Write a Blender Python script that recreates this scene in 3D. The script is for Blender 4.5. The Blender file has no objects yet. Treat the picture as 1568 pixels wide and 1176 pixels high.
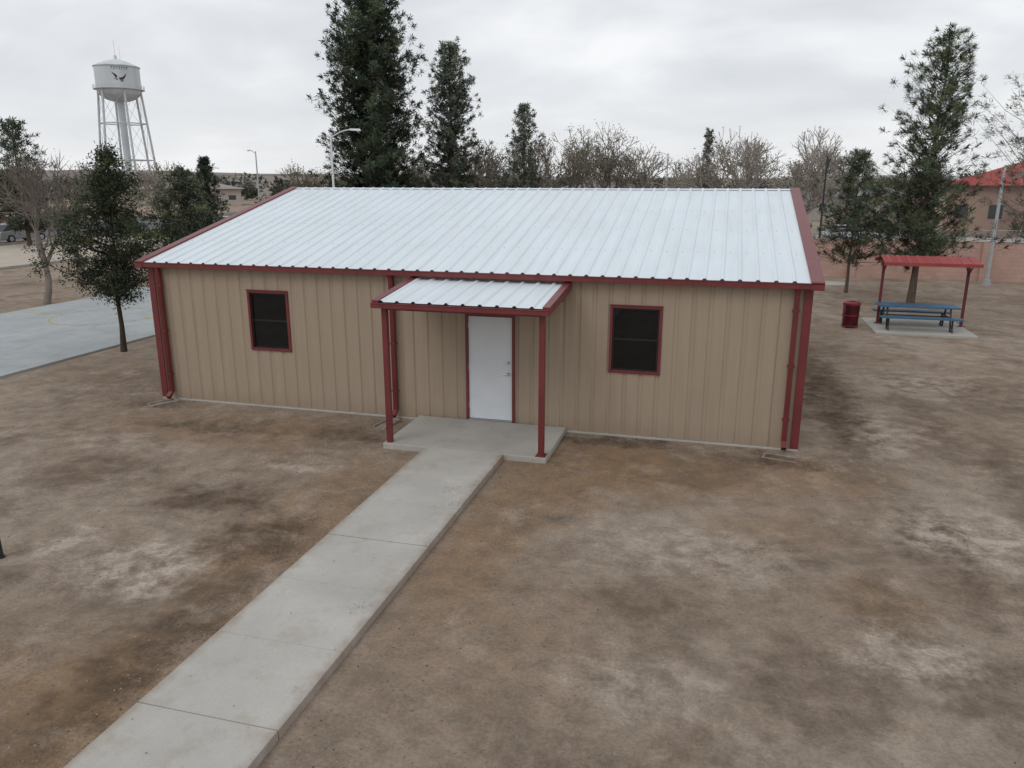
import bpy, math, random
import numpy as np
from mathutils import Vector
from math import sin, cos, pi, radians

scene=bpy.context.scene
col=scene.collection

# ------------------------------------------------------------------ materials
def newmat(name):
    m=bpy.data.materials.new(name); m.use_nodes=True
    nt=m.node_tree; b=nt.nodes['Principled BSDF']
    return m,nt,b
def noise(nt,vec,scale,detail=4,rough=.55,dist=0):
    n=nt.nodes.new('ShaderNodeTexNoise'); n.inputs['Scale'].default_value=scale
    n.inputs['Detail'].default_value=detail; n.inputs['Roughness'].default_value=rough
    n.inputs['Distortion'].default_value=dist
    if vec is not None: nt.links.new(vec,n.inputs['Vector'])
    return n.outputs['Fac']
def ramp(nt,fac,stops,interp='LINEAR'):
    r=nt.nodes.new('ShaderNodeValToRGB'); r.color_ramp.interpolation=interp
    els=r.color_ramp.elements
    while len(els)<len(stops): els.new(.5)
    for e,(p,c) in zip(els,stops):
        e.position=p; e.color=(c,c,c,1) if isinstance(c,(int,float)) else (*c,1)
    nt.links.new(fac,r.inputs['Fac']); return r.outputs['Color']
def mix(nt,fac,a,b,mode='MIX'):
    m=nt.nodes.new('ShaderNodeMix'); m.data_type='RGBA'; m.blend_type=mode
    for s,v in ((m.inputs[0],fac),(m.inputs[6],a),(m.inputs[7],b)):
        if isinstance(v,bpy.types.NodeSocket): nt.links.new(v,s)
        elif isinstance(v,(int,float)): s.default_value=v if s==m.inputs[0] else (v,v,v,1)
        else: s.default_value=(*v,1)
    return m.outputs[2]
def mth(nt,op,a,b=None,clamp=False):
    m=nt.nodes.new('ShaderNodeMath'); m.operation=op; m.use_clamp=clamp
    for i,v in enumerate((a,b)):
        if v is None: continue
        if isinstance(v,bpy.types.NodeSocket): nt.links.new(v,m.inputs[i])
        else: m.inputs[i].default_value=v
    return m.outputs[0]
def bump(nt,b,h,strength,dist):
    n=nt.nodes.new('ShaderNodeBump'); n.inputs['Strength'].default_value=strength
    n.inputs['Distance'].default_value=dist
    nt.links.new(h,n.inputs['Height']); nt.links.new(n.outputs[0],b.inputs['Normal'])
def geo(nt):
    return nt.nodes.new('ShaderNodeNewGeometry').outputs['Position']
def mapped(nt,vec,scale=(1,1,1),rot=(0,0,0)):
    m=nt.nodes.new('ShaderNodeMapping'); m.inputs['Scale'].default_value=scale
    m.inputs['Rotation'].default_value=rot
    nt.links.new(vec,m.inputs['Vector']); return m.outputs[0]

def simple(name,c,rough=.6,metal=0,var=.12,scale=3,spec=.5,stretch=(1,1,1),bmp=0):
    m,nt,b=newmat(name)
    p=mapped(nt,geo(nt),stretch)
    n=noise(nt,p,scale,3)
    f=ramp(nt,n,[(.3,1-var),(.7,1+var*.5)])
    nt.links.new(mix(nt,1.0,c,f,'MULTIPLY'),b.inputs['Base Color'])
    b.inputs['Roughness'].default_value=rough; b.inputs['Metallic'].default_value=metal
    b.inputs['Specular IOR Level'].default_value=spec
    if bmp: bump(nt,b,noise(nt,p,scale*12,4),bmp,.01)
    return m

M={}
# painted wall panels: faint rain streaks and dust near the ground
m,nt,b=newmat('tan_wall_panel'); p=geo(nt)
f=ramp(nt,noise(nt,mapped(nt,p,(3,3,.25)),2.5,4),[(.3,.92),(.7,1.03)])
c=mix(nt,1.0,(.350,.276,.204),f,'MULTIPLY')
sep=nt.nodes.new('ShaderNodeSeparateXYZ'); nt.links.new(p,sep.inputs[0])
zz=mth(nt,'ADD',sep.outputs[2],mth(nt,'MULTIPLY',noise(nt,p,3,4),.5))
d=ramp(nt,zz,[(.25,1.0),(.66,0.0)])
c=mix(nt,mth(nt,'MULTIPLY',d,.5),c,(.25,.185,.13))
nt.links.new(c,b.inputs['Base Color']); b.inputs['Roughness'].default_value=.5; b.inputs['Specular IOR Level'].default_value=.35
bump(nt,b,noise(nt,mapped(nt,p,(1,1,.6)),2.2,1),.3,.02)
M['wall']=m
m,nt,b=newmat('white_roof_panel'); p=geo(nt)
f=ramp(nt,noise(nt,mapped(nt,p,(4,.4,.4)),1.5,4),[(.3,.92),(.75,1.02)])
f2=ramp(nt,noise(nt,p,.5,3),[(.3,.94),(.7,1.0)])
c=mix(nt,1.0,mix(nt,1.0,(.70,.765,.805),f,'MULTIPLY'),f2,'MULTIPLY')
nt.links.new(c,b.inputs['Base Color']); b.inputs['Roughness'].default_value=.42
bump(nt,b,noise(nt,mapped(nt,p,(2,.7,1)),2,1),.2,.02)
M['roof']=m
M['red']=simple('dark_red_trim',(.160,.027,.029),.4,0,.2,4,.5,(1,1,.5))
M['door']=simple('white_door_paint',(.64,.67,.70),.4,0,.05,3)
M['glass']=simple('dark_window_glass',(.006,.007,.008),.04,0,.1,3,.4)
M['black']=simple('black_metal',(.02,.02,.022),.45,0,.2,5)
M['sash']=simple('bronze_sash',(.010,.010,.010),.4,0,.2,5)
M['steel']=simple('brushed_steel',(.5,.5,.5),.3,.9,.1,8)
M['galv']=simple('galvanised_steel',(.42,.45,.47),.5,.3,.1,4)
M['white']=simple('white_paint',(.68,.69,.70),.5,0,.1,3)
M['tower']=simple('tower_white_paint',(.56,.60,.62),.5,0,.14,.35,.4,(1,1,.3))
M['towerlegs']=simple('tower_leg_paint',(.50,.53,.56),.5,0,.1,.4)
M['blue']=simple('blue_coated_steel',(.045,.13,.22),.45,0,.15,6)
M['canred']=simple('trash_red_coating',(.19,.014,.03),.4,0,.15,6)
M['maroon']=simple('maroon_post_paint',(.13,.016,.022),.45,0,.15,6)
M['shelterred']=simple('shelter_red_metal',(.30,.045,.042),.45,0,.12,3)
M['asphalt']=simple('asphalt',(.12,.12,.125),.9,0,.2,1.2,.2)
M['yellow']=simple('yellow_line_paint',(.50,.42,.17),.8,0,.5,9,.2)
M['wood']=simple('wood_pole',(.09,.06,.045),.85,0,.3,5)
M['birdblue']=simple('tower_logo_dark',(.03,.04,.06),.6)
M['birdorange']=simple('tower_logo_orange',(.35,.14,.05),.6)

def concrete(name,c,edge=None):
    m,nt,b=newmat(name); p=geo(nt)
    f=ramp(nt,noise(nt,p,.9,5,.6),[(.3,.84),(.7,1.07)])
    g=ramp(nt,noise(nt,p,55,2,.7),[(.25,.92),(.75,1.06)])
    cc=mix(nt,1.0,mix(nt,1.0,c,f,'MULTIPLY'),g,'MULTIPLY')
    st=ramp(nt,noise(nt,p,2.3,5,.65),[(.54,0.0),(.74,1.0)])
    cc=mix(nt,mth(nt,'MULTIPLY',st,.45),cc,(.29,.235,.185))
    sm=ramp(nt,noise(nt,mapped(nt,p,(1,.35,1)),9,3,.7),[(.62,0.0),(.74,1.0)])
    cc=mix(nt,mth(nt,'MULTIPLY',sm,.3),cc,(.24,.19,.15))
    if edge:
        s=nt.nodes.new('ShaderNodeSeparateXYZ'); nt.links.new(p,s.inputs[0])
        dx=mth(nt,'ABSOLUTE',mth(nt,'SUBTRACT',s.outputs[0],edge[0]))
        dx=mth(nt,'ADD',dx,mth(nt,'MULTIPLY',mth(nt,'SUBTRACT',noise(nt,p,4,5,.7),.5),.35))
        e_=ramp(nt,mth(nt,'SUBTRACT',dx,edge[1]-.5),[(.38,0.0),(.52,1.0)])
        cc=mix(nt,mth(nt,'MULTIPLY',e_,.6),cc,(.25,.185,.135))
    nt.links.new(cc,b.inputs['Base Color']); b.inputs['Roughness'].default_value=.88; b.inputs['Specular IOR Level'].default_value=.25
    bump(nt,b,noise(nt,p,90,2),.3,.004)
    return m
M['conc']=concrete('porch_concrete',(.41,.39,.355))
M['walk']=concrete('walkway_concrete',(.44,.42,.385),(7.885,.745))
M['found']=simple('foundation_concrete',(.27,.235,.20),.9,0,.3,6,.2)
M['court']=concrete('court_concrete',(.37,.395,.40))
M['sand']=concrete('pale_sand',(.46,.40,.33))
M['lot']=concrete('lot_concrete',(.38,.38,.375))

m,nt,b=newmat('pink_block'); p=geo(nt)
br=nt.nodes.new('ShaderNodeTexBrick'); nt.links.new(mapped(nt,p,(1,1,1),(radians(90),0,0)),br.inputs['Vector'])
br.inputs['Scale'].default_value=1; br.inputs['Brick Width'].default_value=.4; br.inputs['Row Height'].default_value=.2
br.inputs['Mortar Size'].default_value=.008
br.inputs['Color1'].default_value=(.47,.30,.245,1); br.inputs['Color2'].default_value=(.52,.34,.28,1); br.inputs['Mortar'].default_value=(.38,.28,.24,1)
f=ramp(nt,noise(nt,p,.7,4),[(.3,.8),(.7,1.05)])
nt.links.new(mix(nt,1.0,br.outputs['Color'],f,'MULTIPLY'),b.inputs['Base Color']); b.inputs['Roughness'].default_value=.9
M['block']=m

# ground
m,nt,b=newmat('dirt_ground'); p=geo(nt)
def blob(x,y,rx,ry,wob):
    s=nt.nodes.new('ShaderNodeVectorMath'); s.operation='SUBTRACT'; nt.links.new(wob,s.inputs[0]); s.inputs[1].default_value=(x,y,0)
    q=nt.nodes.new('ShaderNodeVectorMath'); q.operation='MULTIPLY'; nt.links.new(s.outputs[0],q.inputs[0]); q.inputs[1].default_value=(1/rx,1/ry,0)
    l=nt.nodes.new('ShaderNodeVectorMath'); l.operation='LENGTH'; nt.links.new(q.outputs[0],l.inputs[0])
    mr=nt.nodes.new('ShaderNodeMapRange'); mr.interpolation_type='SMOOTHSTEP'
    nt.links.new(l.outputs['Value'],mr.inputs[0]); mr.inputs[1].default_value=.35; mr.inputs[2].default_value=1.25
    mr.inputs[3].default_value=1; mr.inputs[4].default_value=0
    return mr.outputs[0]
nn=nt.nodes.new('ShaderNodeTexNoise'); nn.inputs['Scale'].default_value=1.5; nn.inputs['Detail'].default_value=6; nn.inputs['Roughness'].default_value=.72
nt.links.new(p,nn.inputs['Vector'])
w1=nt.nodes.new('ShaderNodeVectorMath'); w1.operation='SUBTRACT'; nt.links.new(nn.outputs['Color'],w1.inputs[0]); w1.inputs[1].default_value=(.5,.5,.5)
w2=nt.nodes.new('ShaderNodeVectorMath'); w2.operation='SCALE'; nt.links.new(w1.outputs[0],w2.inputs[0]); w2.inputs['Scale'].default_value=1.9
w3=nt.nodes.new('ShaderNodeVectorMath'); w3.operation='ADD'; nt.links.new(w2.outputs[0],w3.inputs[0]); nt.links.new(p,w3.inputs[1])
wob=w3.outputs[0]
def blobs(lst):
    o=None
    for a in lst:
        s=mth(nt,'MULTIPLY',blob(*a[:4],wob),a[4])
        o=s if o is None else mth(nt,'MAXIMUM',o,s)
    return o
med=noise(nt,p,2.6,9,.72,.2)
big=noise(nt,p,.30,6,.62)
base=(.345,.282,.224)
c=mix(nt,ramp(nt,big,[(.36,0.0),(.62,1.0)]),base,(.262,.200,.150))
og=blobs([(6.45,-5.5,.9,4,.8),(6.5,-10.5,.9,3.5,1),(5.6,-9.8,1.6,1.2,.95),(9.25,-4.5,.7,3.4,.75),(11.0,-1.7,3.2,1.5,.95),(9.9,-3.2,1.0,1.2,.9),(10.0,-7.4,1.4,1.6,.4),(13.9,-1.2,1.6,1.0,.7),(14.2,-5.2,.7,.8,.6),(3,-1.6,3.4,1.2,.6),(13.2,-3.4,1.3,1,.45),(12.6,-9.6,1.4,1.,.4)])
c=mix(nt,mth(nt,'MULTIPLY',og,ramp(nt,med,[(.3,.5),(.6,1.0)])),c,(.268,.172,.100))
dk=blobs([(6.2,-5.6,.9,.9,1),(4.7,-4.7,1.2,.75,1),(5.4,-1.4,1.1,.6,.9),(2.4,-1.5,1.7,.5,.75),(6.55,-8.4,.5,2.4,.85),(6.3,-10.5,.7,1.2,.6),(13.3,-.65,1.0,.45,1),(10.2,-.4,1.6,.32,.9),(14.75,4,.7,6,1),(.2,-.4,1.1,.45,.7),(14.2,-5.3,.6,.7,.5),(17.3,-1,.8,3.0,.65),(15.3,-4,.6,1.8,.75),(13.3,-7.3,.9,.9,.55),(19,5,3,2,.5),(-1,1,2.5,2,.45),(2,-4.2,1.3,1,.65),(16.5,3,.6,3,.6),(3.2,-9,1.0,.8,.6),(12.4,-9.2,1.2,.5,.5),(11.4,-6.2,.8,.5,.45),(15.2,-7.0,.6,1,.6),(17.2,-4.4,.6,1.2,.55),(10.9,-8.8,.7,.5,.4)])  # dark soil patches; strip along building's right side is shade painted into the colour
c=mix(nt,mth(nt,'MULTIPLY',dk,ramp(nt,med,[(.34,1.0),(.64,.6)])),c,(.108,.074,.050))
pz=ramp(nt,noise(nt,p,.62,8,.66,.3),[(.34,1.0),(.50,0.0)])
c=mix(nt,mth(nt,'MULTIPLY',pz,.62),c,(.158,.118,.086))
lb=blobs([(5.2,-6.9,1.2,.8,.95),(3.6,-6.5,.5,.4,.8),(14.4,-6.4,.8,.7,.8),(15.9,-3.1,1.2,1.0,.85),(12.2,-4.6,1.4,.9,.55),(17,6,1.5,1.2,.5),(5.2,-3,.8,.35,.6),(15.5,1.5,.6,1.6,.6),(2.2,-8,1,.8,.6),(17.8,-6,1,1.2,.5),(11.6,-7.6,1,.6,.4),(1,-2.8,1.2,.5,.4)])
c=mix(nt,mth(nt,'MULTIPLY',lb,ramp(nt,med,[(.40,.0),(.58,.85)])),c,(.48,.415,.35))
lz=ramp(nt,noise(nt,p,.9,8,.74,.4),[(.52,0.0),(.67,1.0)])
c=mix(nt,mth(nt,'MULTIPLY',lz,.45),c,(.44,.37,.305))
g1=ramp(nt,noise(nt,p,24,4,.8),[(.3,.78),(.7,1.20)])
g2=ramp(nt,med,[(.32,.74),(.68,1.22)])
c=mix(nt,1.0,mix(nt,1.0,c,g1,'MULTIPLY'),g2,'MULTIPLY')
nt.links.new(c,b.inputs['Base Color']); b.inputs['Roughness'].default_value=.95; b.inputs['Specular IOR Level'].default_value=.12
hh=noise(nt,p,6,8,.76)
bump(nt,b,hh,.8,.07)
M['dirt']=m

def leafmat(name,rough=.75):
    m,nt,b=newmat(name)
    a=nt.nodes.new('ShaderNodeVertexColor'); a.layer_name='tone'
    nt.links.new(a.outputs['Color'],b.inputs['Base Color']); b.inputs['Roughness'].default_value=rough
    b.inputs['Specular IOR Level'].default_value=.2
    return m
M['leaf']=leafmat('foliage')
def plain(name,c,rough=.95):
    m,nt,b=newmat(name); b.inputs['Base Color'].default_value=(*c,1); b.inputs['Roughness'].default_value=rough; b.inputs['Specular IOR Level'].default_value=.1; return m
M['bark']=simple('bark',(.13,.10,.08),.95,0,.3,6,.1,(3,3,.5))
M['barkgrey']=simple('grey_bark',(.22,.185,.16),.95,0,.25,4,.1,(3,3,.5))
M['barkdark']=simple('dark_bark',(.075,.055,.045),.95,0,.3,6,.1,(3,3,.5))

# ------------------------------------------------------------------ mesh builder
class MB:
    def __init__(s): s.v=[];s.f=[];s.m=[]
    def add(s,vs,fs,mat=0):
        o=len(s.v); s.v+= [tuple(q) for q in vs]; s.f+=[tuple(i+o for i in f) for f in fs]; s.m+=[mat]*len(fs)
    def box(s,x0,x1,y0,y1,z0,z1,mat=0):
        s.add([(x0,y0,z0),(x1,y0,z0),(x1,y1,z0),(x0,y1,z0),(x0,y0,z1),(x1,y0,z1),(x1,y1,z1),(x0,y1,z1)],
              [(0,3,2,1),(4,5,6,7),(0,1,5,4),(1,2,6,5),(2,3,7,6),(3,0,4,7)],mat)
    def tube(s,p0,p1,r0,r1,n=8,mat=0,cap=True):
        p0=Vector(p0);p1=Vector(p1); d=(p1-p0)
        if d.length<1e-6: return
        d.normalize(); a=d.orthogonal().normalized(); b=d.cross(a)
        vs=[]
        for p,r in ((p0,r0),(p1,r1)):
            for i in range(n):
                t=2*pi*i/n; vs.append(p+a*(r*cos(t))+b*(r*sin(t)))
        fs=[(i,(i+1)%n,n+(i+1)%n,n+i) for i in range(n)]
        if cap: fs+= [tuple(range(n-1,-1,-1)),tuple(range(n,2*n))]
        s.add(vs,fs,mat)
    def lathe(s,cx,cy,prof,n=32,mat=0):
        vs=[];fs=[]
        for r,z in prof:
            for i in range(n):
                t=2*pi*i/n; vs.append((cx+r*cos(t),cy+r*sin(t),z))
        for k in range(len(prof)-1):
            for i in range(n):
                j=(i+1)%n; fs.append((k*n+i,k*n+j,(k+1)*n+j,(k+1)*n+i))
        s.add(vs,fs,mat)
    def obj(s,name,mats,parent=None,smooth=False,bevel=0,loc=None,rotz=0):
        me=bpy.data.meshes.new(name); me.from_pydata(s.v,[],s.f)
        for q in mats: me.materials.append(q)
        me.polygons.foreach_set('material_index',s.m)
        if smooth: me.polygons.foreach_set('use_smooth',[True]*len(s.f))
        me.update()
        o=bpy.data.objects.new(name,me); col.objects.link(o)
        if parent: o.parent=parent
        if loc: o.location=loc
        o.rotation_euler[2]=rotz
        if bevel:
            bm=o.modifiers.new('b','BEVEL'); bm.width=bevel; bm.segments=2; bm.limit_method='ANGLE'
        return o
def empty(name,loc=(0,0,0),rotz=0):
    e=bpy.data.objects.new(name,None); col.objects.link(e); e.location=loc; e.rotation_euler[2]=rotz; return e

# ------------------------------------------------------------------ ground
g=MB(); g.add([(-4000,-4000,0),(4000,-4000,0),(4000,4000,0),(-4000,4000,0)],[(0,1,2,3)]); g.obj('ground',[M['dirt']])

# ------------------------------------------------------------------ main building
W=13.74; D=6.47; DB=12.94; ZE=3.13; ZR=4.62
B=empty('metal_building')
SL=(ZR-ZE)/(D+.11)
def zroof(y): return ZE+SL*(y+.11) if y<=D else ZR-SL*(y-D)
def wall_profile(x0,x1,cuts,pitch=.305,depth=.020):
    pts=[]; x=x0
    k=math.floor(x0/pitch)
    while k*pitch<x1+pitch:
        c=k*pitch+.15
        for dx,dd in ((-.050,0),(-.022,1),(.022,1),(.050,0)):
            pts.append((c+dx,dd*depth))
        k+=1
    def dep(x):
        for a,b_ in zip(pts[:-1],pts[1:]):
            if a[0]<=x<=b_[0]:
                t=(x-a[0])/(b_[0]-a[0]+1e-9); return a[1]+(b_[1]-a[1])*t
        return 0
    xs=sorted(set([x0,x1]+[q for q in cuts]+[q[0] for q in pts if x0<q[0]<x1]))
    return [(x,dep(x)) for x in xs]
openings=[(2.47,3.36,1.32,2.54),(10.25,11.14,1.32,2.54),(7.365,8.315,0.0,2.27)]
cuts=[]
for o in openings: cuts+=[o[0],o[1]]
mb=MB()
prof=wall_profile(0.0,W,cuts)
for (xa,da),(xb,db) in zip(prof[:-1],prof[1:]):
    mid=(xa+xb)/2; segs=[(.04,3.06)]
    for o in openings:
        if o[0]<=mid<=o[1]:
            segs=[(.04,o[2]),(o[3],3.06)] if o[2]>.1 else [(o[3],3.06)]
    for z0,z1 in segs:
        mb.add([(xa,da,z0),(xb,db,z0),(xb,db,z1),(xa,da,z1)],[(0,1,2,3)])
mb.obj('front_wall',[M['wall']],B)
mb=MB()
for x in [i*.305*3+.02 for i in range(1,15)]:
    for z in (.16,1.0,2.05,2.85):
        if any(o[0]-.08<x<o[1]+.08 and o[2]-.1<z<o[3]+.1 for o in openings): continue
        mb.tube((x,-.0,z),(x,-.006,z),.009,.007,6)
mb.obj('wall_screws',[M['wall']],B)
mb=MB()
for x,s in ((0.0,1),(W,-1)):
    pr=wall_profile(0.03,DB,[])
    for (ya,da),(yb,db) in zip(pr[:-1],pr[1:]):
        mb.add([(x+s*da,ya,.04),(x+s*db,yb,.04),(x+s*db,yb,zroof(yb)-.06),(x+s*da,ya,zroof(ya)-.06)],[(0,1,2,3)])
pr=wall_profile(0.0,W,[])
for (xa,da),(xb,db) in zip(pr[:-1],pr[1:]):
    mb.add([(xa,DB-da,.04),(xb,DB-db,.04),(xb,DB-db,3.06),(xa,DB-da,3.06)],[(0,1,2,3)])
mb.obj('side_and_rear_walls',[M['wall']],B)
mb=MB(); mb.box(-.02,W+.02,-.022,DB+.02,-.1,.036); mb.obj('foundation_slab',[M['conc']],B,bevel=.008)
def roof_profile(x0,x1,pitch=.305,h=.030):
    pts=[(x0,0)]; k=math.ceil(x0/pitch)
    while k*pitch<x1-.06:
        c=k*pitch
        if c-.05>x0:
            pts+= [(c-.044,0),(c-.015,h),(c+.015,h),(c+.044,0)]
        k+=1
    pts.append((x1,0)); return pts
M['closure']=simple('closure_foam',(.10,.08,.08),.8)
mb=MB(); pr=roof_profile(-.02,W+.0)
for (xa,ha),(xb,hb) in zip(pr[:-1],pr[1:]):
    mb.add([(xa,-.16,zroof(-.16)+ha),(xb,-.16,zroof(-.16)+hb),(xb,D,ZR+hb),(xa,D,ZR+ha)],[(0,1,2,3)])
    mb.add([(xa,D,ZR+ha),(xb,D,ZR+hb),(xb,DB+.16,zroof(DB+.16)+hb),(xa,DB+.16,zroof(DB+.16)+ha)],[(0,1,2,3)])
    if ha+hb>.03:
        mb.add([(xa,-.16,zroof(-.16)-.002),(xb,-.16,zroof(-.16)-.002),(xb,-.16,zroof(-.16)+hb),(xa,-.16,zroof(-.16)+ha)],[(0,1,2,3)],1)
mb.obj('roof_panels',[M['roof'],M['closure']],B)
mb=MB()
for yy in (1.4,2.9,4.4,5.9):
    x=.12
    while x<W-.1:
        z=zroof(yy); mb.box(x-.008,x+.008,yy-.008,yy+.008,z,z+.009); x+=.1525
mb.obj('roof_screws',[M['galv']],B)
mb=MB()
for yy0,yy1 in ((D-.14,D),(D,D+.14)):
    za,zb=zroof(yy0)+.016,zroof(yy1)+.016
    mb.add([(-.0,yy0,za),(W,yy0,za),(W,yy1,zb),(0,yy1,zb)],[(0,1,2,3)])
mb.obj('ridge_cap',[M['roof']],B)
mb=MB()
for x0,x1 in ((-.17,.02),(W-.05,W+.17)):
    for ya,yb in ((-.22,D),(D,DB+.22)):
        za,zb=(ZE+SL*(ya+.11),ZR) if yb==D else (ZR,ZR-SL*(yb-D))
        vs=[(x0,ya,za-.11),(x1,ya,za-.11),(x1,ya,za+.04),(x0,ya,za+.04),(x0,yb,zb-.11),(x1,yb,zb-.11),(x1,yb,zb+.04),(x0,yb,zb+.04)]
        mb.add(vs,[(0,1,2,3),(7,6,5,4),(0,4,5,1),(1,5,6,2),(2,6,7,3),(3,7,4,0)])
mb.obj('rake_trim',[M['red']],B,bevel=.008)
mb=MB()
def trough(x0,x1,yb,yf,z0,z1,t=.008):
    mb.box(x0,x1,yf,yb,z0,z0+t)
    mb.box(x0,x1,yf-t,yf-.0005,z0-.002,z1)
    mb.box(x0,x1,yf-t-.012,yf+.004,z1+.0005,z1+.012)
    mb.box(x0,x1,yb-.003,yb+t,z0+t+.001,z1-.03)
    mb.box(x0-t,x0-.0005,yf-t,yb,z0-.002,z1); mb.box(x1+.0005,x1+t,yf-t,yb,z0-.002,z1)
trough(-.16,W+.16,-.035,-.20,3.02,3.105)
mb.obj('front_gutter',[M['red']],B)
mb=MB(); trough(-.16,W+.16,DB+.20,DB+.035,3.0,3.105); mb.obj('rear_gutter',[M['red']],B)
mb=MB()
x=.3
while x<W:
    mb.box(x-.012,x+.012,-.215,-.10,3.118,3.124); x+=.61
mb.obj('gutter_straps',[M['red']],B)
mb=MB()
mb.box(-.02,.13,-.02,.0,.04,3.0); mb.box(-.022,-.002,.001,.15,.04,3.0)
mb.box(W-.13,W+.02,-.02,0,.04,3.0); mb.box(W+.002,W+.022,.001,.15,.04,3.0)
mb.box(-.02,.13,DB,DB+.02,.04,3.0); mb.box(W-.13,W+.02,DB,DB+.02,.04,3.0)
mb.obj('corner_trim',[M['red']],B,bevel=.004)
mb=MB()
def downspout(x):
    w=.045
    mb.box(x-w,x+w,-.13,-.045,.22,2.9)
    for k in (-.027,0,.027): mb.box(x+k-.007,x+k+.007,-.137,-.1305,.22,2.9)
    mb.add([(x-w,-.13,2.9),(x+w,-.13,2.9),(x+w,-.045,2.9),(x-w,-.045,2.9),(x-w,-.165,3.02),(x+w,-.165,3.02),(x+w,-.08,3.02),(x-w,-.08,3.02)],
      [(0,1,5,4),(1,2,6,5),(2,3,7,6),(3,0,4,7)])
    mb.add([(x-w,-.13,.22),(x+w,-.13,.22),(x+w,-.045,.22),(x-w,-.045,.22),(x-w,-.26,.13),(x+w,-.26,.13),(x+w,-.20,.06),(x-w,-.20,.06)],
      [(0,4,5,1),(1,5,6,2),(2,6,7,3),(3,7,4,0)])
    for zc in (.6,1.6,2.6): mb.box(x-w-.02,x+w+.02,-.142,-.04,zc,zc+.03)
for x in (.31,5.80,W-.25): downspout(x)
mb.obj('downspouts',[M['red']],B)
def window(name,x0,x1,z0,z1):
    e=bpy.data.objects.new(name,None); col.objects.link(e); e.parent=B
    mb=MB(); t=.042
    mb.box(x0-t,x0+.01,-.03,.06,z0-t,z1+t); mb.box(x1-.01,x1+t,-.03,.06,z0-t,z1+t)
    mb.box(x0+.0105,x1-.0105,-.028,.06,z1-.01,z1+t); mb.box(x0+.0105,x1-.0105,-.028,.06,z0-t,z0+.01)
    mb.box(x0-t-.01,x1+t+.01,-.045,-.0305,z1+t-.005,z1+t+.015)
    mb.obj('window_trim',[M['red']],e,bevel=.003)
    mb=MB(); a=.01;f=.032
    mb.box(x0+a,x0+a+f,.015,.05,z0+a,z1-a); mb.box(x1-a-f,x1-a,.015,.05,z0+a,z1-a)
    mb.box(x0+a+f,x1-a-f,.016,.05,z1-a-f,z1-a); mb.box(x0+a+f,x1-a-f,.016,.05,z0+a,z0+a+f)
    zm=(z0+z1)/2; mb.box(x0+a+f,x1-a-f,.022,.05,zm-.018,zm+.018)
    mb.obj('sash',[M['sash']],e)
    mb=MB(); mb.box(x0+a+f,x1-a-f,.036,.042,z0+a+f,zm-.018); mb.box(x0+a+f,x1-a-f,.044,.049,zm+.018,z1-a-f)
    mb.obj('glass',[M['glass']],e)
window('window_left',*openings[0][:2],1.32,2.54); window('window_right',*openings[1][:2],1.32,2.54)
e=bpy.data.objects.new('entry_door',None); col.objects.link(e); e.parent=B
mb=MB(); x0,x1=7.365,8.315
mb.box(x0-.035,x0+.02,-.035,.09,.105,2.30); mb.box(x1-.02,x1+.035,-.035,.09,.105,2.30); mb.box(x0+.0205,x1-.0205,-.034,.09,2.245,2.30)
mb.obj('door_frame',[M['red']],e,bevel=.004)
mb=MB(); mb.box(x0+.024,x1-.024,.0,.045,.135,2.241); mb.obj('door_leaf',[M['door']],e,bevel=.003)
mb=MB(); mb.box(x0+.02,x1-.02,-.05,.09,.1055,.13); mb.obj('threshold',[M['steel']],e)
mb=MB(); lx=x1-.10
mb.tube((lx,0,1.10),(lx,-.015,1.10),.04,.038,16); mb.tube((lx,-.015,1.10),(lx,-.055,1.10),.012,.012,10); mb.tube((lx+.01,-.055,1.10),(lx-.115,-.055,1.10),.011,.009,8)
mb.tube((lx,0,1.33),(lx,-.02,1.33),.032,.028,16)
mb.obj('lever_handle_and_deadbolt',[M['steel']],e)
mb=MB()
for z in (.35,1.15,2.0): mb.tube((x0+.02,-.008,z),(x0+.02,-.008,z+.11),.008,.008,8)
mb.obj('hinges',[M['steel']],e)

P=bpy.data.objects.new('entry_canopy',None); col.objects.link(P); P.parent=B
px0,px1,pyf=6.29,9.42,-1.88; zf,zb=2.765,2.96
sl=(zb-zf)/(-pyf)
def zp(y): return zf+sl*(y-pyf)
mb=MB(); pr=roof_profile(px0+.03,px1-.03,.305)
for (xa,ha),(xb,hb) in zip(pr[:-1],pr[1:]):
    mb.add([(xa,pyf-.03,zp(pyf-.03)+ha),(xb,pyf-.03,zp(pyf-.03)+hb),(xb,-.035,zp(-.035)+hb),(xa,-.035,zp(-.035)+ha)],[(0,1,2,3)])
mb.obj('canopy_roof_panels',[M['roof']],P)
mb=MB()
mb.add([(px0+.05,pyf,zp(pyf)-.015),(px1-.05,pyf,zp(pyf)-.015),(px1-.05,-.01,zp(0)-.015),(px0+.05,-.01,zp(0)-.015)],[(3,2,1,0)])
mb.obj('canopy_soffit',[M['wall']],P)
mb=MB()
for a,b_ in ((px0-.05,px0+.08),(px1-.08,px1+.05)):
    ya,yb=pyf-.06,-.032
    za,zb_=zp(ya),zp(yb)
    vs=[(a,ya,za-.11),(b_,ya,za-.11),(b_,ya,za+.04),(a,ya,za+.04),(a,yb,zb_-.11),(b_,yb,zb_-.11),(b_,yb,zb_+.04),(a,yb,zb_+.04)]
    mb.add(vs,[(0,1,2,3),(7,6,5,4),(0,4,5,1),(1,5,6,2),(2,6,7,3),(3,7,4,0)])
mb.obj('canopy_rake_trim',[M['red']],P,bevel=.006)
mb=MB(); trough(px0-.04,px1+.04,pyf+.01,pyf-.11,2.665,2.742); mb.obj('canopy_gutter',[M['red']],P)
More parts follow.
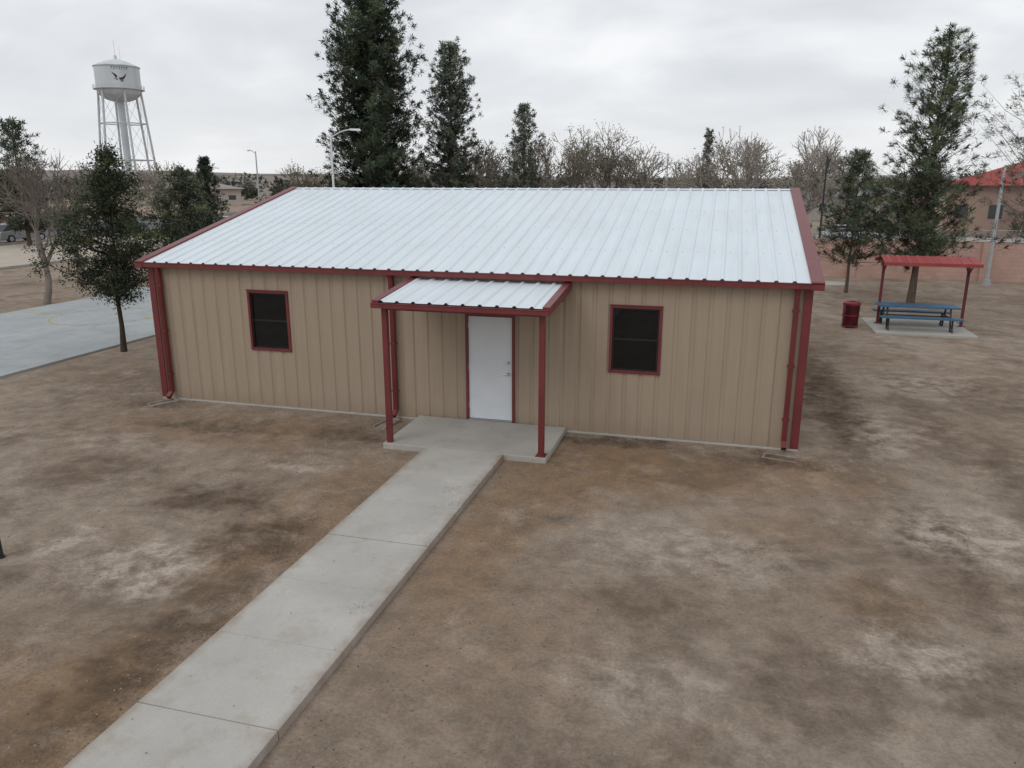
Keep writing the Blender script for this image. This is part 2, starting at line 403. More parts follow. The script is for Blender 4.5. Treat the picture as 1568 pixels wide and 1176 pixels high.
mb=MB(); mb.box(px0+.1,px1-.1,pyf+.10,pyf+.20,2.60,2.74); mb.box(px0+.1,px0+.18,pyf+.21,-.035,2.62,2.74); mb.box(px1-.18,px1-.1,pyf+.21,-.035,2.62,2.74)
mb.obj('canopy_beams',[M['red']],P,bevel=.004)
mb=MB()
for xc in (6.40,9.30):
    mb.box(xc-.05,xc+.05,-1.80,-1.70,.03,2.66)
    mb.box(xc-.09,xc+.09,-1.845,-1.655,.02,.032 if xc<7 else .122)
mb.obj('canopy_posts',[M['red']],P,bevel=.008)
mb=MB(); mb.box(6.30,9.41,-1.86,-.04,-.1,.105); mb.obj('porch_slab',[M['conc']],P,bevel=.012)

mb=MB(); 
y=-1.868; k=0
while y>-22:
    y2=y-3.69
    n=3
    for i in range(n):
        a=y-(y-y2)*i/n; b_=y-(y-y2)*(i+1)/n
        gap=.012 if i==n-1 else .003
        mb.box(7.14,8.63,b_+gap,a,-.1,.10+[.003,-.002,.001,.0][k%4])
    y=y2; k+=1
mb.obj('concrete_walkway',[M['walk']],None,bevel=.006)

def splash(loc,rot):
    mb=MB(); 
    mb.box(-.15,.15,-.3,.3,-.02,.02); mb.box(-.15,-.11,-.3,.3,.0205,.055); mb.box(.11,.15,-.3,.3,.0205,.055); mb.box(-.109,.109,.26,.3,.0205,.055)
    mb.obj('splash_block',[M['found']],None,bevel=.008,loc=loc,rotz=rot)
splash((.33,-.42,0),-.5); splash((5.78,-.50,0),-.15); splash((13.42,-.45,-.045),1.35)

# ------------------------------------------------------------------ court, sand, road, lot
mb=MB()
for i in range(8):
    for j in range(2):
        mb.box(-13.5+j*4.15,-13.5+(j+1)*4.15-.015,-8+i*4.2,-8+(i+1)*4.2-.015,-.1,.06)
mb.obj('concrete_court',[M['court']],None,bevel=.006)
mb=MB()
def arc(cx,cy,r,a0,a1,w=.06,n=40,z=.0645):
    for i in range(n):
        a=a0+(a1-a0)*i/n; b_=a0+(a1-a0)*(i+1)/n
        mb.add([(cx+(r-w)*cos(a),cy+(r-w)*sin(a),z),(cx+r*cos(a),cy+r*sin(a),z),(cx+r*cos(b_),cy+r*sin(b_),z),(cx+(r-w)*cos(b_),cy+(r-w)*sin(b_),z)],[(0,1,2,3)])
arc(-9.35,8.5,1.8,0,2*pi)
arc(-9.35,-2,3.6,radians(-10),radians(190)); arc(-9.35,20,3.6,radians(170),radians(370))
mb.add([(-13.2,8.46,.0645),(-11.16,8.46,.0645),(-11.16,8.54,.0645),(-13.2,8.54,.0645)],[(0,1,2,3)])
mb.add([(-7.54,8.46,.0645),(-5.5,8.46,.0645),(-5.5,8.54,.0645),(-7.54,8.54,.0645)],[(0,1,2,3)])
mb.obj('court_yellow_lines',[M['yellow']])
mb=MB(); mb.add([(-41,-60,.004),(-27,-60,.004),(-27,42,.004),(-41,42,.004)],[(0,1,2,3)]); mb.obj('sand_area',[M['sand']])
mb=MB(); mb.box(-26.9,-26.6,-60,46,0,.15); mb.box(-41.5,-41.3,-60,46,0,.14); mb.obj('kerb',[M['conc']],None,bevel=.01)
mb=MB(); mb.add([(-62,-200,.008),(-45,-200,.008),(-45,400,.008),(-62,400,.008)],[(0,1,2,3)]); mb.obj('road',[M['asphalt']])
mb=MB(); mb.add([(-53.6,-200,.012),(-53.4,-200,.012),(-53.4,400,.012),(-53.6,400,.012)],[(0,1,2,3)]); mb.obj('road_centre_line',[M['yellow']])
mb=MB(); mb.add([(-2,42,.006),(90,42,.006),(90,62,.006),(-2,62,.006)],[(0,1,2,3)]); mb.obj('parking_lot',[M['lot']])
M['grass']=simple('dry_green_grass',(.11,.14,.05),.95,0,.35,2,.1)
mb=MB(); mb.add([(-44.5,44,.007),(-30,44,.007),(-30,75,.007),(-44.5,75,.007)],[(0,1,2,3)]); mb.obj('lawn',[M['grass']])
mb=MB(); mb.lathe(17.3,25.5,[(0.001,.05),(.72,.05),(.75,.03),(.75,-.05)],32); mb.obj('round_concrete_pad',[M['conc']])
mb=MB(); mb.box(17.15,20.15,12.5,15.4,-.1,.07); mb.obj('picnic_pad',[M['conc']],None,bevel=.012)

mb=MB(); mb.box(6,46,28.6,28.8,-.1,1.90,0); mb.box(5.97,46.03,28.57,28.83,1.9005,1.96,1)
x=6.2
while x<46: mb.box(x,x+.42,28.5,28.5995,-.1,1.88,0); x+=6.1
M['cap']=simple('block_cap',(.52,.43,.38),.9,0,.15,1.5,.2)
mb.obj('block_wall',[M['block'],M['cap']])

# ------------------------------------------------------------------ picnic shelter + table + can
S=empty('picnic_shelter',(18.80,14.3,.07))
mb=MB()
for x in (-1.30,1.30):
    mb.box(x-.04,x+.04,-.04,.04,0,2.12)
    mb.box(x-.1,x+.1,-.1,.1,0.001,.015)
    mb.box(x-.03,x+.03,-.75,.75,2.08,2.14)
    mb.tube((x,-.03,1.75),(x,-.5,2.10),.022,.022,6); mb.tube((x,.03,1.75),(x,.5,2.10),.022,.022,6)
mb.obj('shelter_frame',[M['maroon']],S)
mb=MB()
pr=roof_profile(-1.44,1.44,.305,.025)
for (xa,ha),(xb,hb) in zip(pr[:-1],pr[1:]):
    for ya,za,yb,zb_ in ((-.85,2.14,0,2.32),(0,2.32,.85,2.14)):
        mb.add([(xa,ya,za+ha),(xb,ya,za+hb),(xb,yb,zb_+hb),(xa,yb,zb_+ha)],[(0,1,2,3)])
mb.box(-1.46,1.46,-.88,-.855,2.06,2.17); mb.box(-1.46,1.46,.855,.88,2.06,2.17)
mb.obj('shelter_roof',[M['shelterred']],S)
T=empty('picnic_table',(18.55,13.7,.07))
mb=MB()
def slat(x0,x1,y0,y1,z,n):
    w=(y1-y0)/n
    for i in range(n): mb.box(x0,x1,y0+i*w+.006,y0+(i+1)*w-.006,z-.03,z)
    mb.box(x0,x1,y0-.012,y0,z-.05,z+.002); mb.box(x0,x1,y1,y1+.012,z-.05,z+.002)
slat(-1.22,1.22,-.38,.38,.76,8); mb.obj('table_top',[M['blue']],T)
mb=MB(); slat(-1.22,1.22,-.86,-.58,.46,3); slat(-1.22,1.22,.58,.86,.46,3); mb.obj('benches',[M['blue']],T)
mb=MB()
for x in (-.95,.95):
    mb.tube((x,-.72,.40),(x,.72,.40),.03,.03,8)
    for s in (-1,1):
        mb.tube((x,s*.78,.0),(x,s*.70,.12),.03,.03,8); mb.tube((x,s*.70,.12),(x,s*.66,.42),.03,.03,8)
        mb.tube((x,s*.50,.02),(x,s*.28,.72),.03,.03,8); mb.tube((x,s*.78,.02),(x,s*.46,.02),.025,.025,8)
    mb.tube((x,-.34,.71),(x,.34,.71),.025,.025,8)
mb.tube((-.95,0,.40),(.95,0,.40),.02,.02,8)
mb.obj('table_frame',[M['black']],T)
C=empty('trash_can',(16.52,13.6,0)); C.scale=(.92,.92,.95)
mb=MB(); mb.lathe(0,0,[(.21,.06),(.215,.80),(.2,.80)],24); mb.obj('liner',[M['black']],C)
mb=MB()
for i in range(26):
    a=2*pi*i/26; r=.27
    c_,s_=cos(a),sin(a); w=.022
    mb.add([(r*c_-w*s_,r*s_+w*c_,.07),(r*c_+w*s_,r*s_-w*c_,.07),((r+.02)*c_+w*s_,(r+.02)*s_-w*c_,.84),((r+.02)*c_-w*s_,(r+.02)*s_+w*c_,.84)],[(0,1,2,3),(3,2,1,0)])
for z,r in ((.07,.28),(.45,.29),(.84,.30)): mb.lathe(0,0,[(r-.015,z-.02),(r+.008,z-.02),(r+.008,z+.02),(r-.015,z+.02),(r-.015,z-.02)],26)
mb.obj('slatted_body',[M['canred']],C)
mb=MB(); mb.lathe(0,0,[(.31,.86),(.31,.89),(.24,.93),(.12,.93),(.12,.86)],26); mb.obj('lid',[M['canred']],C)
mb=MB(); mb.lathe(0,0,[(0.001,.0),(.16,.0),(.16,.06),(.001,.06)],16); mb.obj('base',[M['black']],C)

# ------------------------------------------------------------------ lamps & poles
def street_lamp(loc,h,r,arm,rot,mat='galv',name='street_lamp'):
    mb=MB()
    mb.tube((0,0,0),(0,0,h),r,r*.6,12); mb.tube((0,0,0),(0,0,.25),r*1.8,r*1.8,12); mb.box(-r*2.2,r*2.2,-r*2.2,r*2.2,0,.04)
    prev=Vector((0,0,h-.3)); s=1
    for i in range(1,7):
        t=i/6; q=Vector((s*arm*t,0,h-.3+.45*math.sin(t*pi/2)))
        mb.tube(prev,q,r*.4,r*.35,6); prev=q
    a=prev
    hv=[(a.x-s*.05,-.09,a.z-.04),(a.x+s*.6,-.15,a.z-.07),(a.x+s*.6,.15,a.z-.07),(a.x-s*.05,.09,a.z-.04),(a.x-s*.05,-.07,a.z+.07),(a.x+s*.55,-.10,a.z+.05),(a.x+s*.55,.10,a.z+.05),(a.x-s*.05,.07,a.z+.07)]
    mb.add(hv,[(0,3,2,1),(4,5,6,7),(0,1,5,4),(1,2,6,5),(2,3,7,6),(3,0,4,7)])
    mb.obj(name,[M[mat]],None,loc=loc,rotz=rot)
street_lamp((-10.8,29.2,0),7.6,.09,1.2,.3,'white')
street_lamp((24.5,27.2,0),5.3,.095,.5,1.2,'galv')
street_lamp((32.7,67.3,0),6.0,.22,.9,.5,'white')
street_lamp((-47.5,78,0),8.5,.12,1.6,2.6,'galv')
street_lamp((2.1,125,0),9.3,.14,1.6,2.9,'galv')
street_lamp((-44,62,0),6.0,.09,1.2,.3,'galv')
mb=MB(); mb.tube((0,0,0),(0,0,8.2),.16,.11,8); mb.box(-.5,.5,-.06,.06,7.6,7.7); mb.obj('utility_pole',[M['wood']],None,loc=(-37,90,0),rotz=.4)
mb=MB(); mb.tube((0,0,0),(0,0,6.3),.07,.05,8); mb.box(-.18,.18,-.12,.12,3.0,3.45); mb.tube((0,0,5.6),(.15,0,6.1),.09,.05,8); mb.obj('camera_pole',[M['black']],None,loc=(18.0,38,0))
mb=MB()
for i in range(8): mb.tube((i*.95,0,0),(i*.95,0,1.4),.055,.055,8)
for z in (1.38,.95,.55,.12): mb.tube((0,0,z),(6.65,0,z),.05,.05,8)
mb.obj('white_pipe_railing',[M['white']],None,loc=(-38.8,52.2,0),rotz=.2)
mb=MB(); mb.tube((0,0,0),(-.03,0,.75),.035,.035,10); mb.tube((0,0,0),(0,0,.03),.05,.05,10); mb.obj('metal_post',[M['black']],None,loc=(3.20,-7.15,0))

def chainlink(name,x0,y0,x1,y1,h,sp=.14):
    L=math.hypot(x1-x0,y1-y0); mb=MB(); n=int(L/3)
    for i in range(n+1): mb.tube((i*L/n,0,0),(i*L/n,0,h+.05),.035,.035,6)
    mb.tube((0,0,h),(L,0,h),.02,.02,6); mb.tube((0,0,.05),(L,0,.05),.01,.01,4)
    k=-h
    w=.004
    while k<L:
        a=max(k,0);b_=min(k+h,L)
        mb.add([(a-w,0,a-k),(a+w,0,a-k),(b_+w,0,b_-k),(b_-w,0,b_-k)],[(0,1,2,3)])
        mb.add([(a-w,0.004,h-(a-k)),(a+w,0.004,h-(a-k)),(b_+w,0.004,h-(b_-k)),(b_-w,0.004,h-(b_-k))],[(0,1,2,3)])
        k+=sp
    mb.obj(name,[M['galv']],None,loc=(x0,y0,0),rotz=math.atan2(y1-y0,x1-x0))
chainlink('chain_link_fence',15,40.5,48,41.5,1.8)

# ------------------------------------------------------------------ water tower
WT=empty('water_tower',(-171.9,199.0,0),radians(12))
R=6.4
mb=MB()
pr=[(0.01,40.9),(1.0,40.8),(3.6,40.0),(R+.05,38.8),(R+.25,38.65),(R+.25,38.4),(R,38.4),(R,31.9)]
for i in range(1,9):
    a=i/8*pi/2; pr.append((R*cos(a)*1.0 if i<8 else 1.0,31.9-3.6*sin(a)))
mb.lathe(0,0,pr,48); mb.obj('tank',[M['tower']],WT,smooth=False)
mb=MB(); mb.lathe(0,0,[(1.05,28.4),(1.05,0)],20); mb.tube((0,0,40.8),(0,0,41.9),.5,.4,12); mb.tube((0,0,41.9),(0,0,46.5),.06,.04,6); mb.tube((1.5,0,40.6),(1.5,0,44.5),.04,.03,6); mb.obj('riser_and_finial',[M['tower']],WT,smooth=False)
mb=MB()
mb.lathe(0,0,[(R,31.9),(R+.9,31.9),(R+.9,32.05),(R,32.05)],48)
for i in range(32):
    a=2*pi*i/32; x,y=(R+.85)*cos(a),(R+.85)*sin(a); mb.tube((x,y,32),(x,y,33.1),.04,.04,4)
for z in (32.6,33.1):
    for i in range(32):
        a=2*pi*i/32;b_=2*pi*(i+1)/32; mb.tube(((R+.85)*cos(a),(R+.85)*sin(a),z),((R+.85)*cos(b_),(R+.85)*sin(b_),z),.035,.035,4)
mb.obj('balcony_railing',[M['towerlegs']],WT)
mb=MB(); NL=6
def legp(i,z):
    a=2*pi*i/NL+.2; r=R*.97+(9.2-R)*(32-z)/32; return Vector((r*cos(a),r*sin(a),z))
for i in range(NL):
    mb.tube(legp(i,33),legp(i,0),.34,.34,8)
    for zt_,zb_ in ((32,22),(22,11),(11,0)):
        mb.tube(legp(i,zt_),legp(i+1,zb_),.045,.045,4); mb.tube(legp(i+1,zt_),legp(i,zb_),.045,.045,4)
    for z in (22,11):
        mb.tube(legp(i,z),legp(i+1,z),.16,.16,6); mb.tube(legp(i,z),(0,0,z),.05,.05,4)
mb.obj('legs_and_bracing',[M['towerlegs']],WT)
mb=MB()
ang0=math.atan2(-14-199,12+172)-radians(12)+.10
def skin(u,w,off=.03):
    a=ang0+u/(R+off); return ((R+off)*cos(a),(R+off)*sin(a),w-.7)
def patch(pts,mat):
    vs=[skin(u,w) for u,w in pts]; mb.add(vs,[tuple(range(len(vs)))],mat)
patch([(-2.3,37.2),(-1.2,36.6),(-.2,35.6),(.3,35.0),(-.2,35.1),(-1.3,35.7)],0)
patch([(-.2,35.6),(.6,35.7),(1.3,36.3),(1.9,37.0),(1.6,36.0),(.9,35.1),(.3,35.0)],0)
patch([(-.1,35.05),(.6,35.1),(1.0,34.6),(.2,34.4)],1)
patch([(-1.5,35.6),(-.6,35.15),(-.7,34.8),(-1.6,35.2)],1)
for k in range(7):
    u=-2.2+k*.72
    patch([(u,38.0),(u+.12,38.0),(u+.12,38.7),(u,38.7)],0); patch([(u+.13,38.55),(u+.42,38.55),(u+.42,38.7),(u+.13,38.7)],0)
    if k%2: patch([(u+.13,38.0),(u+.42,38.0),(u+.42,38.13),(u+.13,38.13)],0)
mb.obj('tank_logo',[M['birdblue'],M['birdorange']],WT)

# ------------------------------------------------------------------ distant buildings
def bld(name,loc,L,Wd,h,wallc,roofc,roof='flat',rot=0,rh=1.6,nwin=6,winc=(.06,.065,.07)):
    e=empty(name,loc,rot)
    mw=simple(name+'_wall',wallc,.85,0,.12,.3,.2); mr=simple(name+'_roof',roofc,.7,0,.12,.5,.3); mg=simple(name+'_window',winc,.15,0,.2,1)
    mb=MB(); mb.box(-L/2,L/2,-Wd/2,Wd/2,0,h)
    mb.obj('walls',[mw],e)
    mb=MB()
    if roof=='flat':
        mb.box(-L/2-.1,L/2+.1,-Wd/2-.1,Wd/2+.1,h-.3,h+.2)
    else:
        o=.7; a,b_=L/2+o,Wd/2+o; r=max(L/2-Wd/2,0.5)
        mb.add([(-a,-b_,h),(a,-b_,h),(a,b_,h),(-a,b_,h),(-r,0,h+rh),(r,0,h+rh)],[(0,1,5,4),(1,2,5),(2,3,4,5),(3,0,4),(3,2,1,0)])
    mb.obj('roof',[mr],e)
    mb=MB(); w=L/nwin
    for i in range(nwin):
        xc=-L/2+w*(i+.5); mb.box(xc-w*.2,xc+w*.2,-Wd/2-.04,-Wd/2+.02,h*.35,h*.62)
    mb.obj('windows',[mg],e)
bld('school_building',(-150,230,0),110,24,6.8,(.42,.38,.345),(.40,.36,.34),'flat',radians(32),nwin=26,winc=(.25,.24,.23))
bld('school_building',(-230,210,0),110,24,8.0,(.45,.42,.40),(.46,.43,.41),'flat',radians(44),nwin=18,winc=(.3,.29,.28))
bld('school_building',(44.5,68,0),24,12,4.4,(.30,.21,.17),(.32,.055,.05),'hip',radians(-14),2.2,9)
bld('small_house',(26,95,0),16,9,3.0,(.40,.37,.34),(.22,.215,.21),'hip',radians(-8),1.6,5)
bld('small_house',(-13,150,0),18,9,3.0,(.34,.30,.25),(.17,.15,.14),'hip',radians(10),1.5,5)
bld('small_house',(-92,122,0),20,10,3.2,(.42,.37,.32),(.28,.25,.23),'hip',radians(34),1.2,6)

# ------------------------------------------------------------------ parked cars beside the road
def car(loc,rot,paint):
    e=empty('parked_car',loc,rot)
    mp=simple('car_paint',paint,.3,.1,.04,2,.6)
    def loft(prof,hw,hwt,zsplit,name,mat,bev):
        mb=MB(); n=len(prof); vs=[]
        for s in (-1,1):
            for x,z in prof:
                w=hw if z<=zsplit else hwt
                vs.append((x,s*w,z))
        fs=[tuple(range(n-1,-1,-1)),tuple(range(n,2*n))]+[(i,(i+1)%n,n+(i+1)%n,n+i) for i in range(n)]
        mb.add(vs,fs); mb.obj(name,[mat],e,bevel=bev)
    loft([(-2.25,.32),(-2.3,.6),(-2.2,.92),(-1.3,.98),(1.0,.95),(2.1,.78),(2.28,.55),(2.22,.32)],.88,.84,.7,'body',mp,.06)
    loft([(-1.95,.955),(-1.35,1.40),(.15,1.42),(1.05,.94)],.80,.64,1.0,'windows',M['glass'],.02)
    loft([(-1.30,1.405),(-1.2,1.47),(.05,1.48),(.16,1.425)],.62,.60,1.41,'roof',mp,.02)
    mb=MB()
    for x in (-1.38,1.40):
        for s in (-1,1): mb.tube((x,s*.70,.33),(x,s*.91,.33),.33,.33,20); mb.tube((x,s*.911,.33),(x,s*.925,.33),.19,.17,14,1)
    mb.obj('wheels',[M['black'],M['galv']],e)
car((-43.2,36.5,0),radians(88),(.30,.31,.32)); car((-43.4,48.5,0),radians(92),(.05,.055,.07)); car((22,52,0),radians(12),(.55,.56,.57))

# ------------------------------------------------------------------ vegetation
stats=[]
def leafobj(name,Pc,Nd,ln,wd,colr,mb,mats,loc,seed):
    rng=np.random.default_rng(seed)
    n=len(Pc); stats.append((name,n,len(mb.f)))
    Nd=Nd/np.linalg.norm(Nd,axis=1)[:,None]
    rnd=rng.normal(size=(n,3)); S=np.cross(Nd,rnd); S/=np.linalg.norm(S,axis=1)[:,None]+1e-9
    l=(ln*rng.uniform(.6,1.3,n))[:,None]; w=(wd*rng.uniform(.6,1.3,n))[:,None]
    A=Pc-Nd*l/2; Bq=Pc+S*w/2; Cq=Pc+Nd*l/2; 
    V=np.stack([A-S*w/4,Bq,Cq],1).reshape(-1,3)
    wv=np.array(mb.v,float).reshape(-1,3) if mb.v else np.zeros((0,3))
    nb=len(wv); allv=np.vstack([wv,V])
    faces=list(mb.f); idx=np.arange(n*3).reshape(-1,3)+nb
    loops=[i for f in faces for i in f]; tot=[len(f) for f in faces]
    me=bpy.data.meshes.new(name)
    me.vertices.add(len(allv)); me.vertices.foreach_set('co',allv.ravel())
    li=np.concatenate([np.array(loops,int),idx.ravel()]); lt=np.concatenate([np.array(tot,int),np.full(n,3)])
    ls=np.concatenate([[0],np.cumsum(lt)[:-1]])
    me.loops.add(len(li)); me.loops.foreach_set('vertex_index',li.astype(np.int32))
    me.polygons.add(len(lt)); me.polygons.foreach_set('loop_start',ls.astype(np.int32)); me.polygons.foreach_set('loop_total',lt.astype(np.int32))
    mi=np.concatenate([np.zeros(len(tot),int),np.ones(n,int)]); 
    for q in mats: me.materials.append(q)
    me.polygons.foreach_set('material_index',mi.astype(np.int32))
    me.update(calc_edges=True); me.validate()
    ca=me.color_attributes.new('tone','FLOAT_COLOR','POINT')
    cc=np.ones((len(allv),4)); cc[nb:,:3]=np.repeat(colr,3,axis=0)
    ca.data.foreach_set('color',cc.ravel())
    o=bpy.data.objects.new(name,me); col.objects.link(o); o.location=loc
    return o

def pine(name,loc,h,Rm,prof,seed,cb=.12,nbr=110,per=30,blade=(.30,.07),colr=(.045,.062,.030),clump=.26,gap=0.0,lean=(0,0),steep=(10,45),trunk=None,mat='bark',jit=.25,dens=3.2,spr=.15,rv=(.6,1.1)):
    rs=random.Random(seed); rng=np.random.default_rng(seed)
    mb=MB(); tr=trunk or h*.016
    pts=[]
    for i in range(9):
        t=i/8; pts.append(Vector((lean[0]*t+rs.uniform(-.06,.06)*h*.06*(0<i),lean[1]*t+rs.uniform(-.06,.06)*h*.06*(0<i),h*t*.97)))
    for i in range(8): mb.tube(pts[i],pts[i+1],tr*(1-i/8*.88)*(1.25 if i==0 else 1),tr*(1-(i+1)/8*.88),8,0,False)
    def tp(z):
        t=min(max(z/(h*.97),0),.999)*8; i=int(t); return pts[i].lerp(pts[i+1],t-i)
    C=[];CD=[];CT=[]
    for k in range(nbr):
        u=(k+rs.random())/nbr; z=h*(cb+(.985-cb)*u**.92)
        if rs.random()<gap and u>.1: continue
        zr=(z/h-cb)/(1-cb)
        r=np.interp(zr,[q[0] for q in prof],[q[1] for q in prof])*Rm*rs.uniform(*rv)
        az=k*2.39996+rs.uniform(-.5,.5); el=radians(steep[0]+(steep[1]-steep[0])*zr+rs.uniform(-12,12))
        b0=tp(z-r*math.sin(el)*.5 if z-r*.5>0 else z)
        prev=b0; nseg=3; br=max(tr*.28*(1-zr*.6),.012)
        tips=[]; btone=rs.uniform(.65,1.4)
        for s in range(1,nseg+1):
            t=s/nseg; e2=el*(.5+.8*t)
            q=b0+Vector((cos(az)*r*t*cos(el*.6),sin(az)*r*t*cos(el*.6),r*t*math.sin(e2)+rs.uniform(-.05,.05)*r))
            mb.tube(prev,q,br*(1-(s-1)/nseg*.8),br*(1-s/nseg*.8),4,0,False); tips.append((prev,q,t)); prev=q
        nc=max(3,int(r*dens))
        for c_ in range(nc):
            t=.22+.84*(c_+rs.random())/nc
            a,bq,_=tips[min(int(t*nseg),nseg-1)]
            p=a.lerp(bq,min((t*nseg)%1 if t<1 else 1.05,1.1))
            sp=min(spr*r,.38)+.05
            gx=[max(-1.8,min(1.8,rs.gauss(0,1))) for _ in range(3)]
            p=p+Vector((gx[0]*sp,gx[1]*sp,gx[2]*sp*.5))
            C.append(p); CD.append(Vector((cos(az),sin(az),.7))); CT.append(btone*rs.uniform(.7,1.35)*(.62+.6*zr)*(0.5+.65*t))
    C=np.array([tuple(q) for q in C]);CD=np.array([tuple(q) for q in CD]);CT=np.array(CT)
    n=len(C); Pc=np.repeat(C,per,0); dirs=np.repeat(CD,per,0)*.7+rng.normal(size=(n*per,3))
    dn=dirs/np.linalg.norm(dirs,axis=1)[:,None]
    Pc=Pc+dn*(clump*rng.uniform(.1,1.0,(n*per,1))) 
    tone=np.repeat(CT,per)*rng.uniform(1-jit,1+jit,n*per)
    hue=np.repeat(rng.normal(0,.07,n),per)
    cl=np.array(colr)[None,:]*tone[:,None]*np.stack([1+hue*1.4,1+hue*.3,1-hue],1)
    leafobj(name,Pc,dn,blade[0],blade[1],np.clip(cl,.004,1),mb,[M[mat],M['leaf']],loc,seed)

CON=[(0,.75),(.12,1.0),(.35,.95),(.6,.72),(.8,.48),(.93,.25),(1,.06)]
COL=[(0,.85),(.2,1.0),(.38,1.0),(.5,.85),(.62,.92),(.75,.82),(.86,.72),(.94,.52),(1,.22)]
IRR=[(0,.75),(.1,1.0),(.22,1.0),(.34,.8),(.42,.55),(.55,.62),(.68,.60),(.78,.5),(.9,.34),(1,.08)]
pine('pine_tree',(-10.9,35.3,0),16.6,3.45,COL,11,.08,290,60,(.20,.095),(.054,.071,.042),.36,.02,dens=4.0,spr=.12)
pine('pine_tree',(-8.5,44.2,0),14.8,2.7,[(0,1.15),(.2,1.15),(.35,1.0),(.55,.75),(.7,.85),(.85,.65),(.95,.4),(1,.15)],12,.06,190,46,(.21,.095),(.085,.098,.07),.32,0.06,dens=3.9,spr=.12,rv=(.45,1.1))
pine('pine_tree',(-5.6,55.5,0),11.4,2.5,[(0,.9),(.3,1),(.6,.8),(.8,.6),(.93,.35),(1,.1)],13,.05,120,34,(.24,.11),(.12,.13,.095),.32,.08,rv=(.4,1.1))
pine('pine_tree',(19.6,19.5,0),10.2,2.7,IRR,14,.17,180,62,(.16,.038),(.082,.104,.060),.22,.10,(.2,0),(15,55),.14,dens=4.3,spr=.13,rv=(.45,1.15))
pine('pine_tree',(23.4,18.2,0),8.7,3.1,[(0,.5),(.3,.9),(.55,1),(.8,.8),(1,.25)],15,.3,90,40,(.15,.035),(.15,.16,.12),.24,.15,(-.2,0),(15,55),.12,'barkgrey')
pine('pine_tree',(-25.8,37.5,0),6.5,1.45,CON,16,.08,110,38,(.18,.085),(.030,.042,.026),.24,0,spr=.1)
pine('pine_tree',(-39.4,33.9,0),9.2,3.0,CON,17,.1,110,36,(.24,.095),(.065,.08,.052),.32,.1)
pine('pine_tree',(3.6,70,0),5.6,1.9,CON,18,.05,60,24,(.3,.11),(.06,.072,.045),.3,0)
pine('pine_tree',(8.0,115,0),6.6,2.4,CON,19,.02,60,18,(.4,.18),(.045,.055,.036),.4,0)
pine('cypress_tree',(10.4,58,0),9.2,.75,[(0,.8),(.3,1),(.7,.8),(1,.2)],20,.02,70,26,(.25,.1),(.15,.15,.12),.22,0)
pine('pine_tree',(17.6,22.5,0),6.0,2.1,[(0,.8),(.2,1),(.5,.85),(.75,.5),(1,.1)],21,.22,110,52,(.16,.038),(.062,.080,.045),.22,.12,(0,0),(15,50),.07,spr=.14,rv=(.4,1.15))

def broadleaf(name,loc,h,cb,Rm,seed,ncl,per,leaf,colr,bark='bark',prof=None,trunkr=.1,lean=(0,0)):
    rs=random.Random(seed); rng=np.random.default_rng(seed); mb=MB()
    pts=[Vector((rs.uniform(-.04,.04)*(i>0)+lean[0]*i/7,rs.uniform(-.04,.04)*(i>0)+lean[1]*i/7,h*.9*i/7)) for i in range(8)]
    for i in range(7): mb.tube(pts[i],pts[i+1],trunkr*(1-i/7*.85)*(1.3 if i==0 else 1),trunkr*(1-(i+1)/7*.85),9,0,False)
    prof=prof or [(0,.6),(.10,.9),(.35,1.0),(.55,.82),(.75,.5),(.9,.26),(1,.1)]
    C=[];T=[]
    nl=44
    for k in range(nl):
        u=(k+.5)/nl; z=cb+(h-cb)*u*.93; r=np.interp(u,[q[0] for q in prof],[q[1] for q in prof])*Rm*rs.uniform(.5,1.25)
        az=k*2.4+rs.uniform(-.4,.4); zb_=max(z-r*.5,cb*.85); t=min(zb_/(h*.9),.99)*7
        a=pts[int(t)].lerp(pts[int(t)+1],t-int(t)); q=a+Vector((cos(az)*r,sin(az)*r,z-a.z)); mid=a.lerp(q,.5)+Vector((0,0,-.05*r))
        mb.tube(a,mid,trunkr*.35,trunkr*.22,5,0,False); mb.tube(mid,q,trunkr*.22,.008,5,0,False)
        m_=int(ncl/nl*(.5+r/Rm)); bt=rs.uniform(.65,1.4)
        for j in range(m_):
            t=rs.uniform(.12,1.05); p=a.lerp(q,t)+Vector((rs.gauss(0,.12*r+.06),rs.gauss(0,.12*r+.06),rs.gauss(0,.10*r+.05)))
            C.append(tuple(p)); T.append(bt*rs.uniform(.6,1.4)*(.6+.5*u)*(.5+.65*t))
            if j%3==0: mb.tube(a.lerp(q,min(t,1)),p,.012,.005,3,0,False)
    C=np.array(C);T=np.array(T);n=len(C)
    Pc=np.repeat(C,per,0)+rng.normal(size=(n*per,3))*np.array([.10,.10,.08])*(Rm/1.6)
    tone=np.repeat(T,per)*rng.uniform(.7,1.3,n*per); hue=np.repeat(rng.normal(0,.1,n),per)
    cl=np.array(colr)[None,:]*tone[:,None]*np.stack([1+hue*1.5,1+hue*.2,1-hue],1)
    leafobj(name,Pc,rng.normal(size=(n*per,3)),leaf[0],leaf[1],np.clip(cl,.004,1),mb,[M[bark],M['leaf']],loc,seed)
broadleaf('oak_tree',(-4.52,3.91,0),6.0,1.95,1.8,31,720,36,(.09,.055),(.046,.062,.032),'barkdark',[(0,.7),(.12,1.0),(.35,.95),(.5,.72),(.7,.48),(.85,.28),(1,.1)],.075,(.2,.05))
broadleaf('oak_tree',(-14.0,19.5,0),5.7,1.5,2.0,32,600,34,(.13,.09),(.070,.082,.052),'bark',None,.09)

